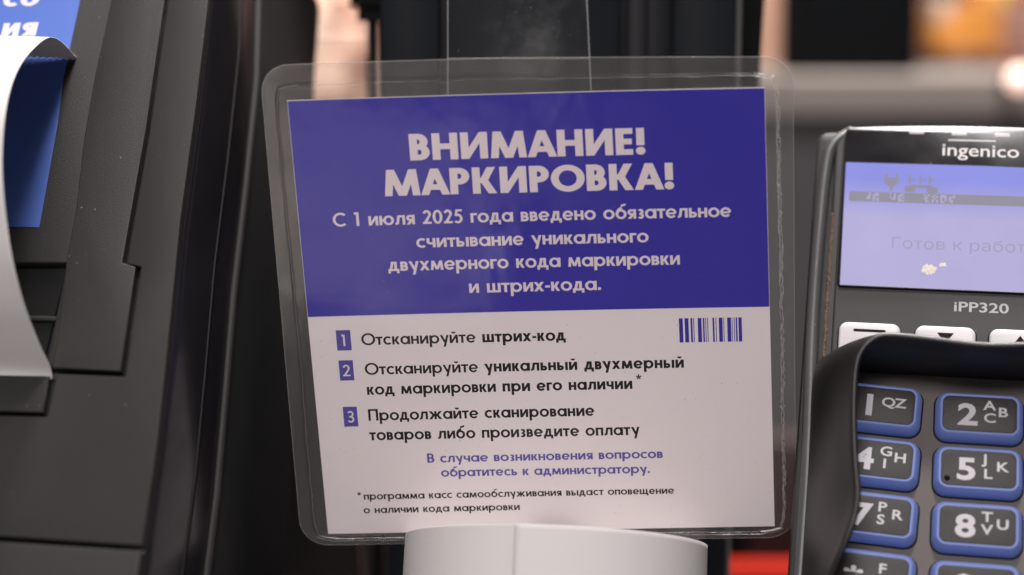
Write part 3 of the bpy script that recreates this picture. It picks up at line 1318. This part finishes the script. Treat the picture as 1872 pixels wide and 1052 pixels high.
m = Mesh()
A = arch(44.6, 101.2, 2.2, -82, 3.0)
LL = [[(x, y, z) for x, y in inset(ccw(A), d)] for z, d in ((-30, 5), (-22, 1.5), (-9, .2), (-4.5, 0), (-3.4, .5), (-3.0, 1.4))]
m.loft(LL)
tp('housing', m, M_TBODY)
for s in (-1, 1):        # rounded side rims, and the small raised shoulder at the top
    m = Mesh()
    P = [(-42.0, -80, -3.2), (-41.6, -40, -2.9), (-41.4, 0, -2.6), (-42.4, 40, -2.3), (-42.2, 70, -2.0), (-41.4, 88, -1.8), (-39.6, 94.5, -1.9), (-35.0, 98.6, -2.4)]
    P = [(s * -x if s > 0 else x, y, z) for x, y, z in P]
    m.tube([tuple(p) for p in crom(P, 4)], 1.75, 12)
    tp('side_rim', m, M_TRIMT)
m = Mesh()
m.slab(arch(39.3, 100.0, 1.6, -80, 4.0), -4, -.6, .8)
tp('face_frame', m, M_TBODY)
m = Mesh()
m.slab(arch(37.3, 99.6, 1.4, -78, 3.5), -2, 0, .7)
face = tp('face_plate', m, M_TFACE)
m = Mesh()
for k in range(60):      # grime caught in the joint
    y = 10 + 62 * (k / 60)
    m.slab(rrect(-39.25 + random.uniform(-.1, .1), -38.75 + random.uniform(0, .25), y, y + 1.05, .1, 1), -.7, -.48 + random.uniform(0, .12), .05)
tp('grime_line', m, M_DIRT)
# lens over the screen
m = Mesh()
LA = arch(36.7, 99.3, 1.3, 49.6, 1.2)
m.slab(LA, -.2, .9, .28)
lens = tp('lens', m, M_TLENS)
m = Mesh()
sc_ = [(-35.9, 50.0), (35.9, 50.0), (36.0, 85.6), (18, 86.6), (0, 87.0), (-18, 87.0), (-36.2, 87.0)]
m.slab(sc_, .85, .93, .03)
scr = tp('screen', m, M_LCD, None, False)
for i, x in enumerate((-17.8, -6.6, 4.6, 15.8)):
    m = Mesh()
    m.slab(rrect(x - 2.0, x + 2.0, 97.0 - .02 * (x + 18) - .6, 97.0 - .02 * (x + 18) + .6, .3, 2), .5, .98, .1)
    tp('indicator_lamp', m, M_FKEY, lens)
fput('maker_lettering', 'ingenico', -11.2, 89.9, .98, 5.4, M_LOGO, lens, .006, -.5, sx=1.13, scale=TS)
m = Mesh()
m.box(-9.4, 3.0, 94.5, 94.9, .9, .98)
tp('overline', m, M_LOGO, lens, False)
fput('model_lettering', 'iPP320', -6.9, 44.2, .03, 3.9, M_GREYT, face, .015, 0, sx=1.3, scale=TS)

# screen content
m = Mesh()
m.box(-34.8, 35, 75.0, 78.0, .95, .96)
tp('screen_bar', m, M_LCDK, scr, False)
xx = -30.8
rb = random.Random(5)
m = Mesh()
for wch in (1, 1, 0, 1, 1, 0, 0, 1, 1, 1, 1, 0, 0, 0, 0, 0, 0, 0, 0, 1, 1, 1, 1):
    if wch:
        for c_ in range(3):
            for r_ in range(5):
                if rb.random() < .62:
                    m.box(xx + c_ * .55, xx + c_ * .55 + .46, 75.3 + r_ * .5, 75.3 + r_ * .5 + .42, .97, .975)
    xx += 2.2
tp('screen_digits', m, M_LCDL, scr, False)
# plug icon
m = Mesh()
m.box(-25.8, -22.0, 81.0, 82.6, .95, .96)
m.box(-25.6, -25.0, 82.6, 83.9, .95, .96)
m.box(-22.8, -22.2, 82.6, 83.9, .95, .96)
m.add([(-25.7, 81.0, .957), (-22.1, 81.0, .957), (-23.6, 79.6, .957), (-24.2, 79.6, .957)], [(0, 3, 2, 1)])
m.box(-24.15, -23.65, 78.5, 79.7, .95, .96)
tp('plug_icon', m, M_LCDK, scr, False)
# handset icon
m = Mesh()
m.slab(rrect(-20.4, -17.6, 78.3, 80.2, .6, 3), .95, .96, .002)
m.slab(rrect(-14.6, -11.8, 78.1, 80.0, .6, 3), .95, .96, .002)
m.box(-19.0, -13.2, 79.7, 80.5, .95, .97)
for x in (-19.4, -16.6, -14.2):
    m.box(x, x + .5, 81.0, 83.6, .95, .96)
    m.box(x + .5, x + 1.5, 82.0, 82.4, .95, .96)
tp('handset_icon', m, M_LCDK, scr, False)
fput('screen_lettering', 'Готов к работе', -23.5, 61.3, .97, 4.6, M_LCDF, scr, -.012, 0, sx=1.12, scale=TS)
m = Mesh()
rs = random.Random(11)
for (cx, cy, n_, sx_, sy_) in ((-13.3, 55.4, 34, 1.7, 1.3), (-10.0, 56.9, 9, .9, .5)):
    for k in range(n_):
        a, r = rs.random() * 6.28, sqrt(rs.random())
        x, y, q = cx + cos(a) * r * sx_, cy + sin(a) * r * sy_, rs.uniform(.3, .6)
        pl = [(x + q * rs.uniform(.6, 1.3) * cos(b), y + q * rs.uniform(.5, 1) * sin(b), .99 + k * .0015) for b in
              [2 * pi * i / 7 for i in range(7)]]
        m.add(pl, [tuple(range(7))])
tp('scuff_mark', m, M_SCUFF, scr, False)

# soft keys under the screen
for i, (x0, x1) in enumerate(((-35.4, -19.9), (-16.2, -1.2), (2.2, 17.2), (20.6, 35.4))):
    m = Mesh()
    m.slab(rrect(x0 - .4, x1 + .4, 26.2, 39.6, 2.6), -.1, .08, .06)
    k0 = tp('soft_key', m, M_BLACK)
    m = Mesh()
    m.slab(rrect(x0, x1, 26.6, 39.2, 2.2), 0, 1.5, .7)
    tp('key_cap', m, M_FKEY, k0)
    m = Mesh()
    cx = (x0 + x1) / 2
    if i == 0:
        m.slab(rrect(-31.8, -23.6, 36.4, 37.2, .35, 2), 1.45, 1.53, .02)
    elif i == 1:
        m.add([(cx - 2.1, 37.2, 1.53), (cx + 2.1, 37.2, 1.53), (cx, 34.2, 1.53)], [(2, 1, 0)])
    elif i == 2:
        m.add([(cx - 2.1, 34.4, 1.53), (cx + 2.1, 34.4, 1.53), (cx, 37.4, 1.53)], [(0, 1, 2)])
    else:
        m.slab(rrect(cx - 1.6, cx + 1.6, 34.4, 37.2, 1.3, 4), 1.45, 1.53, .02)
    tp('key_symbol', m, M_INKK, k0, False)

# keypad plate
m = Mesh()
m.slab(rrect(-36.5, 36.5, -76, 25.6, 3), -.1, .25, .15)
tp('keypad_plate', m, M_TPAD)
ROWS = [(14.3, ['1', '2', '3']), (.0, ['4', '5', '6']), (-14.5, ['7', '8', '9']), (-29.4, ['*', '0', '#'])]
LEG = {'1': [('Q', .2, -.2, 0), ('Z', 3.5, -.2, 0)], '2': [('A', .4, 1.3, 0), ('C', .4, -2.0, 0), ('B', 3.8, -.35, 0)],
       '4': [('G', .3, 1.0, 0), ('I', 1.2, -2.2, 0), ('H', 3.8, -.35, 0)], '5': [('J', .5, 1.45, 0), ('L', .6, -2.35, 0), ('K', 3.6, -.35, 0)],
       '7': [('P', .4, 1.0, 0), ('S', .4, -2.2, 0), ('R', 3.8, -.6, 0)], '8': [('T', .4, 1.2, 0), ('V', .4, -2.0, 0), ('U', 3.8, -.5, 0)],
       '*': [('F', 1.2, .4, 0)]}
for cy, names in ROWS:
    for ci, nm in enumerate(names):
        cx = (-24.6, 0, 24.6)[ci]
        dy = (1.0, 0, 1.0)[ci]
        rot = (-3.0, 0, 3.0)[ci]
        e = bpy.data.objects.new('number_key', None)
        e.empty_display_size = .004
        COL.objects.link(e)
        e.parent = term
        e.location = (cx * TS, (cy + dy) * TS, 0)
        e.rotation_euler = (0, 0, radians(rot))
        m = Mesh()
        base = ccw(rrect(-10.6, 10.6, -6.3, 6.3, 3.0))
        top = ccw(rrect(-9.7, 9.7, -5.5, 5.3, 2.4))
        m.loft([[(x, y, .0) for x, y in base], [(x, y, .9) for x, y in base],
                [(x * .985, y * .98, 2.2) for x, y in base],
                [(x, y, 4.0) for x, y in top], [(x, y, 4.35) for x, y in inset(top, .3)]])
        put('key_body', m, M_KEYB, e, TS, 45)
        m = Mesh()
        m.slab(rrect(-8.9, 8.9, -4.7, 4.5, 1.7), 4.2, 4.5, .12)
        put('key_top', m, M_KEYT, e, TS, 45)
        m = Mesh()
        m.slab(rrect(-11.0, 11.0, -6.8, 6.7, 3.3), .2, .3, .04)
        put('key_gap', m, M_BLACK, e, TS, 45)
        if ci == 2:
            continue
        if nm == '*':
            fput('key_digit', '*', -6.2, -5.0, 4.53, 8.5, M_KEYL, e, .03, 0, sx=1.2, scale=TS)
        else:
            fput('key_digit', nm, -5.3 + (.7 if nm == '1' else 0), -3.0, 4.53, 7.8, M_KEYL, e, .03, 0, sx=1.25, scale=TS)
        for ch, lx, ly, _ in LEG.get(nm, []):
            fput('key_letter', ch, lx + .5, ly - .15, 4.53, 3.45, M_KEYL, e, .02, 0, sx=1.25, scale=TS)
        if nm == '5':
            m = Mesh()
            m.loft([[(-7.4 + r * cos(2 * pi * i / 12), -3.0 + r * sin(2 * pi * i / 12), z) for i in range(12)] for r, z in
                    ((.75, 4.45), (.6, 4.8), (.3, 5.0))])
            put('key_dot', m, M_INKK, e, TS, 60)

# privacy shield round the keys
rimL = [(-39.5, -52, 7), (-36.5, -42, 13), (-33.6, -33, 19), (-29.9, -23.2, 22), (-28.7, -15.5, 22), (-29.6, -7, 22), (-30.4, 2, 22), (-30.8, 11, 22),
        (-30.6, 18.0, 22), (-29.4, 22.3, 22), (-27.0, 25.3, 22), (-23.4, 26.9, 22), (-14.7, 26.6, 22), (-7.0, 25.9, 22), (0, 25.5, 22)]
baseL = [(-42.0, -60, 0), (-41.6, -48, 0), (-41.2, -38, 0), (-41.0, -28, 0), (-41.0, -18, 0), (-41.0, -9, 0), (-41.0, 0, 0), (-41.2, 11, 0),
         (-41.4, 20, 0), (-41.0, 25.5, 0), (-38.8, 29.6, 0), (-33.5, 31.2, 0), (-22, 31.0, 0), (-10, 30.6, 0), (0, 30.4, 0)]
inL = [(-37.4, -60, .3), (-37.2, -48, .3), (-37.0, -38, .3), (-36.9, -28, .3), (-36.9, -18, .3), (-36.9, -9, .3), (-36.9, 0, .3), (-36.9, 9, .3),
       (-36.8, 17, .3), (-36.2, 22, .3), (-33.5, 24.8, .3), (-28, 25.6, .3), (-18, 25.6, .3), (-8, 25.5, .3), (0, 25.4, .3)]


def mirror(P, n=4):
    P = P + [(-x, y, z) for x, y, z in reversed(P[:-1])]
    return [tuple(p) for p in crom(P, n)]


rm, bs, il = mirror(rimL), mirror(baseL), mirror(inL)
nR = len(rm)
rows = [bs]
for f_ in (.25, .5, .75, .92):       # outer wall swells outward before it reaches the lip
    sw = 2.6 * sin(pi * f_) ** .8
    row = []
    for b_, r_ in zip(bs, rm):
        b_, r_ = Vector(b_), Vector(r_)
        p = b_.lerp(r_, f_)
        p.z += sw * .9 * min(1, r_.z / 22)
        row.append(tuple(p))
    rows.append(row)
cen = [Vector(p) for p in rm]
for dx_, dz_ in ((-.25, .25), (.25, .55), (.9, .45), (1.25, 0)):
    row = []
    for i, p in enumerate(cen):
        d = (cen[min(i + 1, nR - 1)] - cen[max(i - 1, 0)]).normalized()
        nrm_ = Vector((d.y, -d.x, 0))
        row.append(tuple(p + nrm_ * dx_ + Vector((0, 0, dz_))))
    rows.append(row)
for f_ in (.3, .65, 1.0):
    a = [Vector(p) for p in rows[9 - 1]]
    rows.append([tuple(a_.lerp(Vector(b_), f_)) for a_, b_ in zip(a, il)])
m = Mesh()
m.loft(rows, False, False, False)
tp('pin_shield', m, M_SHIELD, None, 60)
# terminal stand
m = Mesh()
m.tube([(0, -10, -28), (0, -40, -70)], 16, 20)
tp('stand_neck', m, M_DARK)

# ------------------------------------------------------------------ out-of-focus shop behind
cnt = thing('far_counter', 'beige-edged grey counter, blurred, behind the payment terminal', 'counter', Matrix.Translation((.6, 1.5, -.8)))
m = Mesh()
m.slab([(-.42, 0), (.9, 0), (.9, .6), (-.42, .6)], .9915, 1.0262, .004)
put('worktop', m, M_CNT, cnt, 1, smooth=40)
m = Mesh()
m.box(-.40, .88, .02, .58, 0, .9915)
put('front_panel', m, M_CNTF, cnt, 1)
m = Mesh()
m.box(-.40, .88, .005, .02, 0, .10)
put('kick_board', m, M_BLACK, cnt, 1)

m = Mesh()
LL = []
for z, s in ((.2265, .96), (.24, 1), (.34, 1.0), (.42, .93), (.50, .86)):
    LL.append([(.317 + (x) * s * .93, 1.64 + y * s, z) for x, y in rrect(-.063, .066, -.06, .06, .02, 3)])
m.loft(LL)
o = put('black_bag', m, M_BAG, None, 1, smooth=50)
o2 = Mesh()
o2.tube([(.27, 1.62, .49), (.28, 1.62, .54), (.30, 1.62, .56), (.33, 1.62, .54), (.34, 1.62, .49)], .006, 8)
h = put('handle', o2, M_BAG, o, 1, smooth=60)
tag(o, 'blurred black bag standing on the beige counter edge', 'bag')

shelf = thing('snack_shelf', 'blurred brown shelving behind the far counter carrying orange and pink cartons', 'shelf', Matrix.Translation((.4, 2.35, -.8)))
for z in (.95, 1.12, 1.35):
    m = Mesh()
    m.slab([(-.25, 0), (.8, 0), (.8, .3), (-.25, .3)], z - .02, z, .003)
    put('shelf_board', m, M_BROWN, shelf, 1)
m = Mesh()
m.box(-.25, .8, .3, .32, 0, 1.8)
put('back_panel', m, M_PINK, shelf, 1)
for i, (px0, px1, py0, py1, d, mt, lb, ct) in enumerate((
        (1668, 1720, 40, 150, 2.35, M_BROWN, 'blurred brown carton between the black bag and the orange carton', 'carton'),
        (1690, 1812, 12, 90, 2.30, M_ORANGE, 'blurred bright orange carton at the top right corner', 'carton'),
        (1818, 1885, 10, 92, 2.33, M_PINK, 'blurred salmon pink carton at the far top right', 'carton'),
        (1722, 1835, 90, 150, 2.28, M_BROWN, 'blurred reddish brown carton under the orange one', 'carton'),
        (1375, 1442, -60, 150, 2.3, M_TAN, 'blurred dull pink carton between the black bar and the black bag', 'carton'))):
    k = d
    x0, x1 = (px0 - 936) / 3120 * k, (px1 - 936) / 3120 * k
    z1, z0 = [.25 + k * (-(p - 526) / 3120 * cos(radians(8)) - sin(radians(8))) for p in (py0, py1)]
    y = k * cos(radians(8))
    m = Mesh()
    m.slab([(x0, y), (x1, y), (x1, y + .10), (x0, y + .10)], z0, z1, .003)
    o = put('carton', m, mt, None, 1)
    tag(o, lb, ct)

GOODS = [(1672, 1698, 2, 38, 'cream'), (1735, 1768, -20, 8, 'orange'), (1772, 1800, -24, 8, 'yellow'), (1806, 1838, -20, 6, 'brick red'),
         (1842, 1880, -26, 6, 'cream'), (1838, 1868, 96, 148, 'tan'), (1786, 1820, 98, 150, 'brick red'), (1500, 1540, -60, -10, 'tan')]
GC = {'cream': (.42, .33, .26), 'orange': (.55, .20, .05), 'yellow': (.50, .32, .05), 'brick red': (.22, .06, .04), 'tan': (.30, .17, .11)}
GM = {k: mat(k.replace(' ', '_') + '_pack', v, .6, mottle=.2, mscale=20) for k, v in GC.items()}
WH = ['below the top edge beside the black bag', 'above the orange carton', 'right of the cut-off orange pack above the orange carton',
      'above the salmon pink carton', 'in the far top right corner', 'low beside the glowing lamp', 'between the two low brown packs', 'above the black bag']
for (px0, px1, py0, py1, cn), wh in zip(GOODS, WH):
    k = 2.27
    x0, x1 = (px0 - 936) / 3120 * k, (px1 - 936) / 3120 * k
    z1, z0 = [.25 + k * (-(p - 526) / 3120 * cos(radians(8)) - sin(radians(8))) for p in (py0, py1)]
    y = k * cos(radians(8)) - .07
    m = Mesh()
    m.slab([(x0, y), (x1, y), (x1, y + .05), (x0, y + .05)], z0, z1, .004)
    o = put('pack', m, GM[cn], None, 1)
    tag(o, 'small blurred ' + cn + ' pack ' + wh, 'pack', 'small packs on the far shelving')
for i, (px0, px1, py0, py1, c_, lb) in enumerate((
        (540, 600, 20, 92, (.95, .76, .62), 'pale peach box at the upper left of the gap beside the board'),
        (604, 672, 44, 96, (.90, .60, .46), 'deeper peach box beside the thin black upright'),
        (560, 640, 104, 172, (.93, .66, .52), 'peach box seen through the top band of the clear pouch'),
        (600, 640, -30, 28, (.80, .52, .40), 'dull peach box at the top edge of the gap'))):
    k = 1.66
    x0, x1 = (px0 - 936) / 3120 * k, (px1 - 936) / 3120 * k
    z1, z0 = [.25 + k * (-(p - 526) / 3120 * cos(radians(8)) - sin(radians(8))) for p in (py0, py1)]
    m = Mesh()
    m.slab([(x0, 1.655), (x1, 1.655), (x1, 1.70), (x0, 1.70)], z0, z1, .004)
    o = put('box', m, mat('peach_box', c_, .6, mottle=.05), None, 1)
    tag(o, lb, 'box', 'peach boxes on the bright rack')

peach = thing('peach_display', 'bright peach coloured display rack, blurred, seen in the gap left of the column', 'display rack', Matrix.Translation((-.25, 1.7, -.8)))
m = Mesh()
m.box(-.4, .32, .02, .05, .75, 1.9)
put('back_board', m, M_PEACH, peach, 1)
m = Mesh()
m.box(-.4, .32, -.10, .05, 0, .745)
put('base_cabinet', m, M_DARK, peach, 1)
for z in (.93, 1.10, 1.25):
    m = Mesh()
    m.slab([(-.4, -.02), (.32, -.02), (.32, .02), (-.4, .02)], z - .012, z, .002)
    put('shelf_board', m, M_PEACH, peach, 1)

m = Mesh()
L = []
for a in range(0, 9):
    th_ = pi * a / 8
    L.append([(.010 * sin(th_) * cos(2 * pi * i / 20), .010 * sin(th_) * sin(2 * pi * i / 20), -.010 * cos(th_)) for i in range(20)])
L[0] = [(.0005 * cos(i * pi / 10), .0005 * sin(i * pi / 10), -.010) for i in range(20)]
m.loft(L)
o = put('bulb_glass', m, M_BULB, None, 1, smooth=80)
lampT = thing('small_lamp', 'small glowing pinkish round lamp on the edge of the far counter', 'lamp', Matrix.Translation((.4294, 1.455, .2236)))
o.parent = lampT
m = Mesh()
m.tube([(0, .008, -.002), (0, .045, -.002)], .005, 12)
put('socket', m, M_TRIM, lampT, 1, smooth=60)

bask = thing('red_board', 'bright red upright board with rounded cap, low between the notice and the terminal', 'board', Matrix.Translation((.145, .96, -.8)))
m = Mesh()
m.slab([(-.2, 0), (.2, 0), (.2, .012), (-.2, .012)], .03, .742, .002)
put('board_panel', m, M_RED, bask, 1, smooth=40)
m = Mesh()
m.tube([(-.2, .006, .744), (0, .006, .744), (.2, .006, .744)], .009, 12)
put('top_cap', m, M_RED, bask, 1, smooth=60)
m = Mesh()
m.slab([(-.2, -.06), (.2, -.06), (.2, .08), (-.2, .08)], 0, .03, .003)
put('foot', m, M_BLACK, bask, 1, smooth=40)
m = Mesh()
m.tube([(.01, .05, 0), (.01, .05, .70), (.016, .05, .79)], .012, 10)
o = put('black_post', m, M_BLACK, None, 1, smooth=60)
o.matrix_world = Matrix.Translation((.125, .99, -.8))
tag(o, 'thin black post behind the bright red board, blurred', 'post')
m = Mesh()
m.slab([(-.02, 0), (.25, 0), (.25, .03), (-.02, .03)], -.8, -.047, .003)
o = put('dark_red_board', m, M_DRED, None, 1)
o.matrix_world = Matrix.Translation((.08, 1.28, 0))
tag(o, 'dark red upright panel behind the red board, blurred', 'panel')
